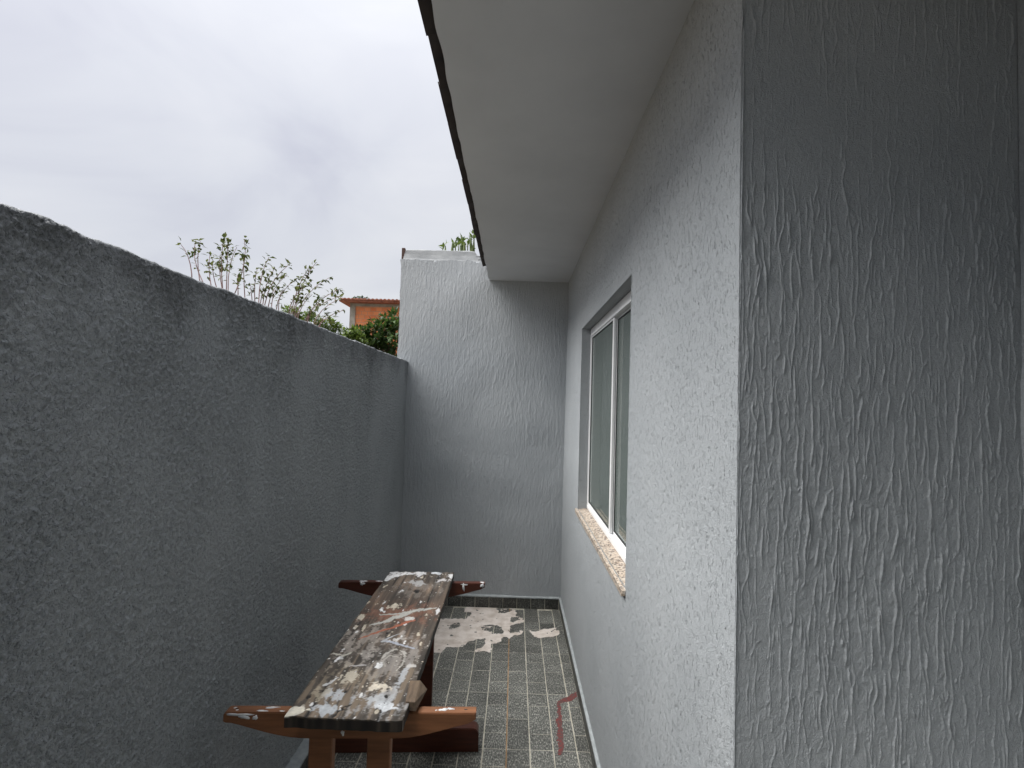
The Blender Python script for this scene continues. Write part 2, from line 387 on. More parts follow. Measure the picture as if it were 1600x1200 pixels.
# front wall of the house beside the camera (faces -Y)
sp = .001; z0, z1 = .95, HS
nx = int((XP-XR+.008)/sp)+2; nzz = int((z1-z0)/sp)+2
H = ridges(nx, nzz, sp, .0120, .075, .0016, .00085, 11, blobs=.9, wander=.0016, wl=.011)
xs = XR-.0078+np.arange(nx)*sp; zs = np.arange(z0, z1, .0023)
xs = xs[xs <= XP]
XX, ZZ = np.meshgrid(xs, zs)
V = np.stack([XX, YC-.0025-np.maximum(bil(H, sp, XX-xs[0], ZZ-z0), -.0015), ZZ], -1)
me = grid_mesh('front_wall', V)
join_boxes(me, [((XR+.001, YC, GZ), (XP+.2, YC+.15, HS+.05)), ((XR-.006, YC-.003, 0.0), (XP, YC+.001, z0+.001)), ((XR, YC-.002, z1-.004), (XP, YC+.001, HS))])
hz(link('front_wall', me, PAINT))
# porch wall returning towards the street (faces -X)
me = bpy.data.meshes.new('porch_wall')
hp = ridges(120, 300, .009, .03, .1, .002, .006, 31)
ys = np.linspace(YC-.003, YC-1.0, 120); zs = np.linspace(.0, HS, 300)
V = np.zeros((300, 120, 3)); V[..., 1] = ys[None]; V[..., 2] = zs[:, None]; V[..., 0] = XP-.002-np.maximum(hp, -.001)
me = grid_mesh('porch_wall', V[:, ::-1][::-1]); join_boxes(me, [((XP, -2.6, GZ), (XP+.15, YC-.001, HS+.05))])
hz(link('porch_wall', me, PAINT))
# side wall with the window opening (faces -X)
WY0, WY1, WZ0, WZ1 = 1.775, 3.085, 1.005, 2.140
sp = .003; ny = int((YB-YC)/sp)+2; nzz = int(HS/sp)+2
H = ridges(ny, nzz, sp, .016, .030, .0006, .0020, 21, blobs=.6, groove=.5)
yl = [YC-.0042]
while yl[-1] < YB: yl.append(yl[-1]+.0036*yl[-1]**1.5)
ys = np.array(yl); ys[-1] = YB
for b_ in (WY0, WY1): ys[np.argmin(abs(ys-b_))] = b_
zs = np.linspace(0, HS, 720)
for b_ in (WZ0, WZ1): zs[np.argmin(abs(zs-b_))] = b_
YY, ZZ = np.meshgrid(ys, zs)
D = bil(H, sp, YY-YC+.0045, ZZ)
V = np.stack([XR-.0055-np.maximum(D, -.005), YY, ZZ], -1)
cy = (ys[:-1]+ys[1:])/2; cz = (zs[:-1]+zs[1:])/2
hole = ((cy > WY0) & (cy < WY1))[None] & ((cz > WZ0) & (cz < WZ1))[:, None]
me = grid_mesh('side_wall', V[:, ::-1], ~hole[:, ::-1])
T = .15
join_boxes(me, [((XR, YC+.151, GZ), (XR+T, WY0, HS+.05)), ((XR, WY1, GZ), (XR+T, YB+.0, HS+.05)),
                ((XR, WY0, GZ), (XR+T, WY1, WZ0-.024)), ((XR, WY0, WZ1), (XR+T, WY1, HS+.05)),
                ((XR-.005, WY0-.004, WZ0), (XR+.02, WY0-.0005, WZ1)), ((XR-.005, WY1+.0005, WZ0), (XR+.02, WY1+.004, WZ1)),
                ((XR-.005, WY0-.004, WZ1+.0005), (XR+.02, WY1+.004, WZ1+.005))])
hz(link('side_wall', me, PAINT_SCRAPED))
# the room behind the window
ROOM = noisy('room_plaster', (.66, .67, .64), (.72, .72, .70), scale=3, rough=.8)
bm = bmesh.new()
rx0, rx1, ry0, ry1 = XR+T+.001, 3.6, YC+.16, YB-.05
add_box(bm, (rx0, ry0, -.02), (rx1, ry1, .02)); add_box(bm, (rx0, ry0, 2.6), (rx1, ry1, 2.64))
add_box(bm, (rx1, ry0, .0), (rx1+.1, ry1, 2.64)); add_box(bm, (rx0, ry0-.05, .021), (rx1, ry0, 2.599)); add_box(bm, (rx0, ry1, .021), (rx1, ry1+.04, 2.599))
hz(from_bm('room', bm, ROOM))
# window
XF = XR+.050
GLASS, t, b = mat('window_glass')
b.inputs['Base Color'].default_value = (.80, .90, .86, 1); b.inputs['Roughness'].default_value = .02
b.inputs['Transmission Weight'].default_value = 1; b.inputs['IOR'].default_value = 1.5
ga = N(t, 'ShaderNodeBsdfTransparent'); ga.inputs[0].default_value = (.62, .70, .66, 1)
gl = N(t, 'ShaderNodeBsdfGlossy'); gl.inputs['Roughness'].default_value = .015
fr = N(t, 'ShaderNodeFresnel'); fr.inputs[0].default_value = 1.62
ms = N(t, 'ShaderNodeMixShader'); df = N(t, 'ShaderNodeBsdfDiffuse'); df.inputs[0].default_value = (.20, .245, .225, 1)
md = N(t, 'ShaderNodeMixShader', i_Fac=.5); t.links.new(ga.outputs[0], md.inputs[1]); t.links.new(df.outputs[0], md.inputs[2])
t.links.new(fr.outputs[0], ms.inputs[0]); t.links.new(md.outputs[0], ms.inputs[1]); t.links.new(gl.outputs[0], ms.inputs[2])
t.links.new(ms.outputs[0], t.nodes['Material Output'].inputs[0])
bm = bmesh.new()
add_box(bm, (XF, WY0+.001, WZ1-.048), (XF+.07, WY1-.001, WZ1-.001), .002)
add_box(bm, (XF, WY0+.001, WZ0+.004), (XF+.07, WY1-.001, WZ0+.028), .002)
add_box(bm, (XF+.001, WY0+.001, WZ0+.029), (XF+.07, WY0+.018, WZ1-.049), .002)
add_box(bm, (XF+.001, WY1-.014, WZ0+.029), (XF+.07, WY1-.001, WZ1-.049), .002)
win = hz(from_bm('window', bm, ALU))
ymid = 2.385
def sash(xa, ya, yb, sa, sb, z0=WZ0+.03, z1=WZ1-.05):
    bm = bmesh.new(); th = .014
    add_box(bm, (xa, ya, z0), (xa+th, ya+sa, z1), .0015); add_box(bm, (xa, yb-sb, z0), (xa+th, yb, z1), .0015)
    add_box(bm, (xa+.001, ya+sa, z0), (xa+th, yb-sb, z0+.012), .0015); add_box(bm, (xa+.001, ya+sa, z1-.008), (xa+th, yb-sb, z1), .0015)
    s = from_bm('sash_frame', bm, ALU, win)
    box('glass_pane', (xa+.006, ya+sa-.003, z0+.009), (xa+.010, yb-sb+.003, z1-.006), GLASS, win)
    bm = bmesh.new()
    for (a, b_) in (((xa+.002, ya+sa, z0+.0125), (xa+.0055, ya+sa+.004, z1-.009)), ((xa+.002, yb-sb-.004, z0+.0125), (xa+.0055, yb-sb, z1-.009)),
                    ((xa+.002, ya+sa+.004, z0+.0125), (xa+.0055, yb-sb-.004, z0+.017)), ((xa+.002, ya+sa+.004, z1-.013), (xa+.0055, yb-sb-.004, z1-.009))):
        add_box(bm, a, b_)
    from_bm('gasket', bm, GASKET, win)
sash(XF+.006, ymid-.005, WY1-.015, .026, .005)
sash(XF+.023, WY0+.019, ymid+.018, .020, .024)
# granite sill, slightly tilted outwards
prism('window_sill', [(XR-.020, WZ0-.030), (XR-.020, WZ0-.008), (XR+.062, WZ0+.003), (XR+.062, WZ0-.022)], 'y', WY0-.012, WY1+.030, SILLG, None, .002, 1)
hz(bpy.data.objects['window_sill'])
# soffit slab, plaster edge and roof with tiles along the eave
g = np.random.default_rng(4)
ys = np.arange(-2.6, YB-.0005, .02); ed = XS+.004*fnoise(1, len(ys)+2, .02, .0, .03, 3)[0][:len(ys)].clip(-1.5, 1.5)*.5
out = [(x, y) for x, y in zip(ed, ys)]+[(XS, YB-.001), (1.6, YB-.001), (1.6, -2.6)]
sf = prism('soffit', out, 'z', HS, HS+.05, SOFFIT); hz(sf)
cp = box('added_shade_roof', (XL-.14, -3.0, HS+.13), (XS+.3, -.75, HS+.19), TILEDARK); hz(cp)  # unseen slab added behind the camera to darken the near left wall
for yy in (-2.9, -1.1): hz(box('added_shade_post', (XL-.13, yy, HL-.02), (XL-.05, yy+.08, HS+.13), TILEDARK))  # supports of the added shading slab

fb = box('fascia_board', (XS+.012, -2.6, HS+.0505), (XS+.045, YB-.002, HS+.12), TILEDARK); hz(fb)
sl = math.tan(R(17))
roofp = [(XS-.02, HS+.095), (XS-.02, HS+.115), (3.2, HS+.115+3.4*sl), (3.2, HS+.095+3.4*sl)]
roof = prism('roof', roofp, 'y', -2.6, YB-.03, TILEDARK); hz(roof)
def tile_mesh(wd, ln):
    bm = bmesh.new(); n = 10; rows = []
    for q, xx in enumerate((0, ln)):
        top = []; bot = []
        for i in range(n+1):
            u = i/n; zz = .014*math.sin(math.pi*u)**1.2+.006*(1-u)
            top.append(bm.verts.new((xx, (u-.5)*wd, zz+.013))); bot.append(bm.verts.new((xx, (u-.5)*wd, zz)))
        rows.append((top, bot))
    (t0, b0), (t1, b1) = rows
    for i in range(n):
        bm.faces.new((t0[i], t1[i], t1[i+1], t0[i+1])); bm.faces.new((b0[i], b0[i+1], b1[i+1], b1[i]))
        bm.faces.new((t0[i], t0[i+1], b0[i+1], b0[i])); bm.faces.new((t1[i], b1[i], b1[i+1], t1[i+1]))
    for i in (0, n): bm.faces.new((t0[i], b0[i], b1[i], t1[i]))
    bmesh.ops.recalc_face_normals(bm, faces=bm.faces)
    me = bpy.data.meshes.new('roof_tile'); bm.to_mesh(me); bm.free(); me.materials.append(TILEDARK); return me
tm = tile_mesh(.262, .42)
y = 3.83; q = 0
while y > -2.5:
    for row in range(2):
        o = bpy.data.objects.new('roof_tile', tm); COL.objects.link(o); o.parent = roof
        xx = XS-.058+row*.36+g.uniform(-.004, .004)
        o.location = (xx, y, HS+.108+(xx-XS)*sl+.012+g.uniform(-.001, .002)+row*.012)
        o.rotation_euler = (g.uniform(-.01, .01), -R(17), g.uniform(-.012, .012))
    y -= .252; q += 1
# skirting along the house wall
def skirting(owner, a, b_, axis, face, sgn, h=.086, depth=.013, ledge=.018, place=None):
    """row of stone skirting tiles with a painted mortar ledge on top"""
    if axis == 'y': pts = [(face, h-.002), (face+sgn*ledge, h-.002), (face+sgn*ledge*.95, h+.006), (face, h+.014)]
    else: pts = [(face, h-.002), (face+sgn*ledge, h-.002), (face+sgn*ledge*.95, h+.006), (face, h+.014)]
    led = prism('skirting_ledge', pts, 'y' if axis == 'y' else 'x', a, b_, LEDGE)
    place(led)
    jo = sorted((face+sgn*.0003, face+sgn*.0105))
    jb = box('joint_mortar', (jo[0], a, .0006), (jo[1], b_, h-.003), GROUT) if axis == 'y' else box('joint_mortar', (a, jo[0], .0006), (b_, jo[1], h-.003), GROUT)
    jb.parent = led
    y = a; L = .1125
    while y < b_-.01:
        e_ = min(y+L-.0045, b_)
        s = g.uniform(0, .0012)
        lo, hi = sorted((face+sgn*.0005, face+sgn*(depth+s)))
        if axis == 'y': o = box('skirting_tile', (lo, y, .0008), (hi, e_, h-.0025), SKIRT, None, .001)
        else: o = box('skirting_tile', (y, lo, .0008), (e_, hi, h-.0025), SKIRT, None, .001)
        if led.parent is owner: o.parent = led
        y += L
skirting(house, YC, YB-.014, 'y', XR-.001, -1, place=hz)

# ------------------------------------------------------------------ boundary wall on the left (faces +X)
bw = empty('boundary_wall', (XL-.08, 1.0, 0)); tag(bw, 'long low dark grey boundary wall with rough spattered plaster and uneven top', 'wall')
def bwp(o): o.parent = bw; o.location = (-(XL-.08), -1.0, 0); return o
sp = .0018; y0 = -1.0; ny = int((YB-y0)/sp)+2; nzz = int((HL+.05)/sp)+2
en = fnoise(nzz, ny, sp, .10, .05, 43)
def grains(l0, l1, ang, spacing, seed):
    q = np.random.default_rng(seed); im = (q.random((nzz, ny)) < (sp/spacing)**2)*q.gamma(2.0, .5, (nzz, ny))
    k0 = np.fft.fftfreq(nzz, sp)[:, None]*2*np.pi; k1 = np.fft.rfftfreq(ny, sp)[None]*2*np.pi
    ka = k0*math.cos(ang)+k1*math.sin(ang); kb = -k0*math.sin(ang)+k1*math.cos(ang)
    h = np.fft.irfft2(np.fft.rfft2(im)*np.exp(-((ka*l0)**2+(kb*l1)**2)/2), (nzz, ny))
    return h*(2*np.pi*l0*l1/sp**2)
H = np.zeros((nzz, ny))
for i, (l0, l1, ang, spc) in enumerate(((.0019, .0016, 0, .0066), (.0038, .0017, .5, .012), (.0036, .0017, -.7, .012), (.0030, .0018, 1.4, .011), (.0034, .0028, .2, .022))):
    H = np.maximum(H, grains(l0, l1, ang, spc, 410+i)*(.0036 if i else .0026))
H = H.clip(0, .0065)*(1+.28*en).clip(.25, 1.9)
H += .0011*fnoise(nzz, ny, sp, .2, .25, 45)
yl = [y0]
while yl[-1] < YB: yl.append(yl[-1]+(.0025*yl[-1] if yl[-1] > .74 else .012))
ys = np.array(yl); ys[-1] = YB
topn = HL+.0018*np.interp(ys, np.arange(ny)*sp+y0, fnoise(1, ny, sp, 0, .035, 46)[0])+.0012*np.interp(ys, np.arange(ny)*sp+y0, fnoise(1, ny, sp, 0, .007, 47)[0])
topn += np.where(ys < 1.6, .003*np.sin(ys*9.0)*(1.6-ys).clip(0, .8), 0)
NT = 580; tt = np.linspace(0, 1, NT)
YY = np.repeat(ys[None], NT, 0); ZZ = tt[:, None]*topn[None]
D = bil(H, sp, YY-y0, ZZ)
fall = ((1-tt[:, None])*HL/.008).clip(0, 1)**.5
X = XL-.004+np.maximum(D, -.002)*fall-.004*(1-fall)
V = np.stack([X, YY, ZZ], -1)
# rounded top of the wall
cap = []
for a in (.03, .08, .14):
    cap.append(np.stack([np.full(len(ys), XL-a), ys, topn-.002-.02*a+.002*np.interp(ys, np.arange(ny)*sp+y0, fnoise(1, ny, sp, 0, .02, int(a*1000))[0])], -1))
V = np.concatenate([V, np.array(cap)], 0)
me = grid_mesh('wall_face', V)
join_boxes(me, [((XL-.15, y0, GZ), (XL-.012, YB+.15, HL-.03)), ((XL-.15, -3.0, GZ), (XL-.0035, y0+.004, HL-.004))])
bwp(link('wall_face', me, PAINT_SPATTER))
pl = prism('plinth', [(XL-.006, GZ), (XL+.050, GZ), (XL+.050, .134), (XL-.006, .142)], 'y', -2.9, YB-.016, LEDGE); bwp(pl)
y = 1.55
while y < YB-.04:
    o = box('plinth_tile', (XL+.0505, y, .0008), (XL+.0545, min(y+.11, YB-.02), .126), SKIRT, None, .001); o.parent = pl; y += .1125

# ------------------------------------------------------------------ end wall (faces -Y)
ew = empty('end_wall', (0, YB+.07, 0)); tag(ew, 'tall light grey end wall closing the passage, with plain render cap on top', 'wall')
def ewp(o): o.parent = ew; o.location = (0, -(YB+.07), 0); return o
sp = .004; XE = 1.0; nx = int((XE-XBL)/sp)+2; nzz = int(HB/sp)+2
H = ridges(nx, nzz, sp, .0165, .07, .0015, .0030, 51, wander=.003, wl=.03)+.0022*fnoise(nzz, nx, sp, .12, .10, 55)
xs = XBL+np.linspace(0, 1, 310)*(XR+.05-XBL); zs = np.linspace(0, HB, 440)
XX, ZZ = np.meshgrid(xs, zs); D = bil(H, sp, XX-XBL, ZZ)
ZZ[-1] += .005*np.interp(xs, np.arange(nx)*sp+XBL, fnoise(1, nx, sp, 0, .02, 57)[0])
XX[:, 0] += .003*fnoise(1, 440, .0064, 0, .03, 58)[0]
V = np.stack([XX, YB-.002-np.maximum(D, -.0015), ZZ], -1)
me = grid_mesh('wall_face', V)
join_boxes(me, [((XBL+.003, YB, GZ), (XR+2.6, YB+.15, HB-.003))])
ewp(link('wall_face', me, PAINT_COMBED))
# render cap, set back and tapered
xa, xb = on_y(633, 388, YB).x, on_y(741, 388, YB).x
xc, xd = on_y(629, 405, YB).x, on_y(752, 407, YB).x
bm = bmesh.new(); n = 40; rows = []
zt = .095
prof = [(.004, -.004), (.012, .012), (.022, .05), (.030, zt-.006), (.036, zt), (.12, zt), (.13, -.004)]
cn = fnoise(n, len(prof), .03, .05, .02, 61)
for i in range(n):
    u = i/(n-1); ring = []
    for k, (dy, dz) in enumerate(prof):
        tz = max(0, dz)/zt; x = (xc*(1-tz)+xa*tz)*(1-u)+(xd*(1-tz)+xb*tz)*u
        ring.append(bm.verts.new((x, YB+dy+.0018*cn[i, k], HB+dz+.0022*cn[i, k])))
    rows.append(ring)
for r0, r1 in zip(rows, rows[1:]):
    for k in range(len(prof)-1): bm.faces.new((r0[k], r1[k], r1[k+1], r0[k+1]))
bm.faces.new(rows[0]); bm.faces.new(rows[-1][::-1]); bmesh.ops.recalc_face_normals(bm, faces=bm.faces)
ewp(from_bm('render_cap', bm, CAPPAINT))
bm = bmesh.new()
add_box(bm, (xb+.006, YB+.02, HB-.004), (xb+.055, YB+.12, HB+.058), .006); add_box(bm, (xb+.03, YB+.01, HB-.004), (xb+.075, YB+.12, HB+.034), .006)
ewp(from_bm('mortar_fillet', bm, CAPPAINT))
skirting(ew, XL+.056, XR-.016, 'x', YB-.001, -1, place=ewp)

# unseen wall added behind the camera to keep the front wall dark
sw = box('added_shade_wall', (XL-.15, -3.2, GZ), (5, -3.05, 2.3), PAINT); tag(sw, 'grey wall added behind the viewpoint to shade the front wall', 'wall')

# ------------------------------------------------------------------ dried plaster and red spray on the floor
def px_poly(pts, x0, y0, s): return [on_z(x0+a/s, y0+b_/s, 0) for a, b_ in pts]
def in_poly(X, Y, poly):
    c = np.zeros(X.shape, bool); n = len(poly)
    for i in range(n):
        x1, y1 = poly[i][:2]; x2, y2 = poly[(i+1) % n][:2]
        with np.errstate(divide='ignore', invalid='ignore'):
            c ^= ((y1 > Y) != (y2 > Y)) & (X < (x2-x1)*(Y-y1)/(y2-y1)+x1)
    return c
def spill(name, polys, holes, material, label, cat, sp=.004, warp=.012, seed=1, z=.0016, drop=-9, thick=.0012):
    allp = [p for P_ in polys for p in P_]
    ax, bx = min(p.x for p in allp)-.03, max(p.x for p in allp)+.03
    ay, by = min(p.y for p in allp)-.03, max(p.y for p in allp)+.03
    bx = min(bx, XMAX); by = min(by, YMAX)
    nx, ny = int((bx-ax)/sp), int((by-ay)/sp)
    X, Y = np.meshgrid(ax+np.arange(nx)*sp, ay+np.arange(ny)*sp)
    w1 = fnoise(ny, nx, sp, .018, .018, seed); w2 = fnoise(ny, nx, sp, .018, .018, seed+1); w3 = fnoise(ny, nx, sp, .005, .005, seed+2)
    Xw = X+warp*(w1*.6+w3*.35); Yw = Y+warp*(w2*.9+w3*.35)
    M = np.zeros(X.shape, bool)
    for P_ in polys: M |= in_poly(Xw, Yw, P_)
    for P_ in holes: M &= ~(in_poly(Xw, Yw, P_) & (w3+.8*w2 > -1.1))
    M &= w3*.7+w1*.5 > drop
    Q = M[:-1, :-1] & M[1:, 1:] & M[:-1, 1:] & M[1:, :-1]
    V = np.stack([X, Y, z+thick*(.5+.25*w1.clip(-1.5, 1.5)+.2*w3.clip(-1.5, 1.5))], -1)
    me = grid_mesh(name, V, Q)
    o = link(name, me, material); tag(o, label, cat); return o
S1 = 1600/280
mainp = px_poly([(60, 275), (140, 268), (260, 275), (330, 262), (430, 250), (440, 215), (375, 210), (365, 170), (440, 152), (760, 155), (810, 185), (850, 235), (905, 260), (915, 310), (860, 305), (800, 330), (800, 390), (860, 365), (905, 378), (890, 405), (820, 425), (780, 445), (700, 450), (640, 490), (620, 570), (470, 572), (560, 500), (550, 450), (440, 470), (330, 515), (200, 530), (175, 560), (200, 575), (60, 575)], 660, 920, S1)
tail = px_poly([(960, 375), (1110, 358), (1220, 375), (1230, 405), (1180, 430), (1060, 440), (990, 432)], 660, 920, S1)
holes = [px_poly(p, 660, 920, S1) for p in (
    [(670, 170), (760, 165), (800, 195), (770, 210), (680, 212)], [(790, 255), (860, 250), (870, 280), (790, 292)],
    [(250, 320), (350, 312), (340, 335), (300, 345), (260, 362)], [(540, 345), (620, 320), (700, 345), (720, 375), (690, 400), (640, 400), (620, 375), (560, 380)],
    [(785, 330), (850, 315), (850, 395), (785, 395)])]
spill('plaster_spill', [mainp, tail], holes, SPILL, 'dried pinkish white plaster spill on the dark paving by the end wall', 'spill', drop=-2.2)
S2 = 1600/280
red = px_poly([(1200, 320), (1270, 290), (1380, 240), (1415, 225), (1420, 260), (1340, 310), (1240, 340), (1230, 380), (1236, 470), (1258, 560), (1252, 640), (1266, 740), (1272, 820), (1228, 822), (1212, 740), (1202, 600), (1196, 480), (1196, 380)], 660, 1040, S2)
spill('spray_mark', [red], [], REDP, 'red spray paint mark bent like a hook on the paving beside the house', 'paint mark', sp=.0022, warp=.007, seed=9, drop=-9, thick=.0005, z=.0014)

# ------------------------------------------------------------------ trestles and the plank on them
def blob(name, cx, cy, rx, ry, frame, material, parent, seed, th=.0012):
    """thin irregular dab of paint; frame = (origin, u, v, n)"""
    o0, u, v, n = frame; gg = random.Random(seed); k = 22; bm = bmesh.new()
    ph = [gg.uniform(0, 6.28) for _ in range(4)]
    a0, a1 = [], []
    for i in range(k):
        a = 2*math.pi*i/k; rr = 1+.22*math.sin(2*a+ph[0])+.16*math.sin(3*a+ph[1])+.12*math.sin(5*a+ph[2])+.07*math.sin(9*a+ph[3])
        p = o0+u*(cx+rx*rr*math.cos(a))+v*(cy+ry*rr*math.sin(a))
        a0.append(bm.verts.new(p-n*.0006)); a1.append(bm.verts.new(p*1.0+n*th*.5))
    c = bm.verts.new(o0+u*cx+v*cy+n*th)
    for i in range(k):
        j = (i+1) % k; bm.faces.new((a0[i], a0[j], a1[j], a1[i])); bm.faces.new((a1[i], a1[j], c))
    bmesh.ops.recalc_face_normals(bm, faces=bm.faces)
    return from_bm(name, bm, material, parent, True)
ZB, BT, BL = .78, .032, .695
def make_trestle(loc, rz, label, VARN):
    t = empty('trestle', loc, rz); tag(t, label, 'trestle', 'wooden trestles under the plank')
    h = BL/2
    out = [(-h, ZB-.026), (-h, ZB-.008), (-h+.004, ZB-.002), (-h+.012, ZB), (h, ZB), (h, ZB-.018), (h-.022, ZB-.030)]
    low = []
    for i in range(9):
        u = i/8; x = h-.022-(h-.022-.113)*u; low.append((x, ZB-.030-.041*math.sin(u*math.pi/2)**1.15))
    out += low+[(-x, z) for x, z in low[::-1]]
    out += [(-h+.006, ZB-.029)]
    seen = []
    for p in out:
        if not seen or (abs(p[0]-seen[-1][0])+abs(p[1]-seen[-1][1])) > .002: seen.append(p)
    bar = prism('top_bar', seen, 'y', -BT/2, BT/2, VARN, t, .0022, 2)
    for s in (-1, 1):
        box('post', (s*.080-.0325, -.0155, .098), (s*.080+.0325, .0165, ZB-.060), VARN, t, .003)
    f = .34; c = .03
    arc = [(f-c+c*math.sin(a), .108-c+c*math.cos(a)) for a in [i*math.pi/10 for i in range(6)]]
    fo = [(-f, 0), (f, 0)]+arc[::-1]+[(-x, z) for x, z in arc]
    prism('foot', fo, 'y', -.030, .030, VARN, t, .003, 2)
    return t, bar
t1, bar1 = make_trestle((-.431, 1.398, 0), .046, 'brown varnished trestle carrying the worn end of the plank, white paint dabs', VARN)
t2, bar2 = make_trestle((-.466, 2.371, 0), .058, 'red brown trestle, its shade painted into the varnish, under the plank end by the end wall', VARN_SHADED)
top = (Vector((0, 0, ZB)), Vector((1, 0, 0)), Vector((0, 1, 0)), Vector((0, 0, 1)))
frt = (Vector((0, -BT/2, ZB)), Vector((1, 0, 0)), Vector((0, 0, 1)), Vector((0, -1, 0)))
for (bar, fr_, L) in ((bar1, top, [(-.315, -.006, .003, .003), (-.325, .004, .004, .003), (-.225, .006, .018, .004), (-.245, -.009, .016, .003), (-.19, -.010, .006, .003), (.255, 0, .012, .006), (.275, .004, .010, .004), (.235, -.003, .003, .002)]),
                      (bar1, frt, [(-.305, -.006, .030, .004), (-.29, -.012, .014, .006), (-.26, -.014, .006, .007), (-.02, -.055, .004, .008)]),
                      (bar2, top, [(-.235, .0, .016, .010), (-.16, .003, .016, .005), (.12, 0, .006, .008), (.335, 0, .008, .008)]),
                      (bar2, frt, [(-.235, -.006, .010, .008), (.245, -.018, .005, .018), (.335, -.010, .008, .010), (.25, -.006, .014, .004)])):
    for i, (a, b_, c, d) in enumerate(L): blob('paint_dab', a, b_, c, d, fr_, WHITEP, bar, i*7+len(L))
for s in (-1, 1):
    blob('nail_hole', s*.318, .001, .004, .0025, top, GASKET, bar1, 3+s, .0004)

# plank: colour of the wood and of the dried paint on it is computed per vertex
ZP, PT = .812, .030
P00, P10, P01, P11 = on_z(444, 1119, ZP), on_z(629, 1127, ZP), on_z(609, 893, ZP), on_z(710, 894, ZP)
org = P00; U = (P01-P00); V_ = (P10-P00); LEN, WID = U.length, V_.length
sp = .0022; nu, nv = int(LEN/sp), int(WID/sp)
A, B = np.meshgrid(np.linspace(0, 1, nu), np.linspace(0, 1, nv), indexing='ij')
def bl(c0, c1, c2, c3): return (c0*(1-A)*(1-B)+c1*(1-A)*B+c2*A*(1-B)+c3*A*B)
PX = bl(P00.x, P10.x, P01.x, P11.x); PY = bl(P00.y, P10.y, P01.y, P11.y)
g1 = fnoise(nu, nv, sp, .16, .0025, 71); g2 = fnoise(nu, nv, sp, .05, .0045, 72); g3 = fnoise(nu, nv, sp, .035, .03, 73); g4 = fnoise(nu, nv, sp, .0022, .0022, 74); g5 = fnoise(nu, nv, sp, .013, .0052, 75); g6 = fnoise(nu, nv, sp, .012, .0045, 76)
tone = np.exp(.26*g1+.24*g2+.22*g3)
col = np.array([.060, .048, .037])[None, None]*tone[..., None]
warm = np.exp(-((A-.62)/.25)**2)*.5*(1+.4*g3); warm = warm.clip(0, .8)[..., None]
col = col*(1-warm)+warm*np.array([.075, .047, .031])*tone[..., None]
tan = ((g1+.6*g2+.8*g3 > 1.15) & (A < .30)).astype(float)[..., None]*.4
col = col*(1-tan)+tan*np.array([.24, .18, .12])
hgt = .00045*g1.clip(-2, 1)+.0005*g2.clip(-2, 1)
crack = (g1 < -2.0) & (g2 < .6)
col[crack] *= .25; hgt = np.where(crack, hgt-.0012, hgt)
def lay(mask, c, a=1.0, th=.0006):
    global col, hgt
    aa = (mask.clip(0, 1)*a)[..., None]; cc = np.array(c)*(1+.07*g4[..., None]+.06*g2[..., None])
    col = col*(1-aa)+aa*cc; hgt = hgt+th*mask.clip(0, 1)*(1+.25*g5)
S = 1553/440
def zp(x, y): p = on_z(340+x/S, 860+y/S, ZP); return p.x, p.y
def ell(x, y, rx, ry, c, a=1., rag=.5, th=.0005, soft=5):
    cx, cy = zp(x, y); ex = (Vector(zp(x+rx, y))-Vector((cx, cy))).length; ey = (Vector(zp(x, y-ry))-Vector((cx, cy))).length
    d = np.sqrt(((PX-cx)/ex)**2+((PY-cy)/ey)**2)+rag*(.55*g5+.35*g4+.25*g2)
    lay((1-d)*soft, c, a, th)
def stroke(pts, wds, c, a=1., rag=.35, th=.0006):
    best = np.full(PX.shape, 9.)
    for (p, q, w0, w1) in zip(pts, pts[1:], wds, wds[1:]):
        ax, ay = zp(*p); bx, by = zp(*q); dx, dy = bx-ax, by-ay
        t_ = (((PX-ax)*dx+(PY-ay)*dy)/(dx*dx+dy*dy)).clip(0, 1)
        d = np.hypot(PX-ax-t_*dx, PY-ay-t_*dy)/(w0+(w1-w0)*t_); best = np.minimum(best, d)
    lay((1-best-1.3*rag*(.5*g5+.4*g4+.3*g2))*4, c, a, th)
W_, CR, BLG, GRY, ORG = (.62, .62, .62), (.52, .47, .38), (.42, .44, .46), (.36, .36, .34), (.30, .095, .05)
ell(820, 480, 130, 80, (.36, .32, .28), .6, .8, 0, 1.5); ell(960, 620, 130, 120, (.38, .35, .32), .5, .9, 0, 1.5)
ell(700, 720, 130, 60, (.30, .25, .18), .4, .9, 0, 1.5); ell(1130, 200, 110, 40, (.26, .23, .20), .4, .9, 0, 1.5); ell(870, 830, 160, 60, (.42, .42, .42), .5, .9, 0, 1.5)
ell(1000, 350, 220, 50, (.20, .085, .05), .55, .5, 0, 2)
lay((g5+.35*g4-2.3)*3, (.56, .50, .40), .8, .0005); lay((g6+.35*g4-2.35)*4, W_, .95, .0007)
lay((fnoise(nu, nv, sp, .0020, .0018, 77)-2.5)*4, (.66, .63, .56), .9, .0006)
stroke([(378, 905), (440, 895), (505, 876)], [.011, .010, .004], (.68, .64, .54)); ell(430, 884, 58, 20, (.70, .66, .56), 1, .25)
ell(590, 878, 75, 34, BLG, 1, .3); ell(640, 800, 70, 38, BLG, .85, .6); ell(560, 800, 50, 30, (.4, .35, .26), .6, .7)
ell(725, 700, 55, 28, CR, .8, .7); stroke([(585, 745), (630, 722), (665, 703)], [.003, .010, .003], (.5, .5, .5))
ell(880, 752, 62, 26, (.58, .52, .43), 1, .4, .001); ell(925, 862, 62, 26, (.56, .58, .60), 1, .35, .0009); ell(850, 822, 70, 22, BLG, .7, .7); ell(1020, 695, 26, 50, (.42, .44, .46), .75, .4)
stroke([(900, 605), (925, 570), (985, 545), (1035, 565), (1020, 630), (985, 665)], [.003, .005, .004, .006, .004, .002], (.46, .44, .40), .75, .5)
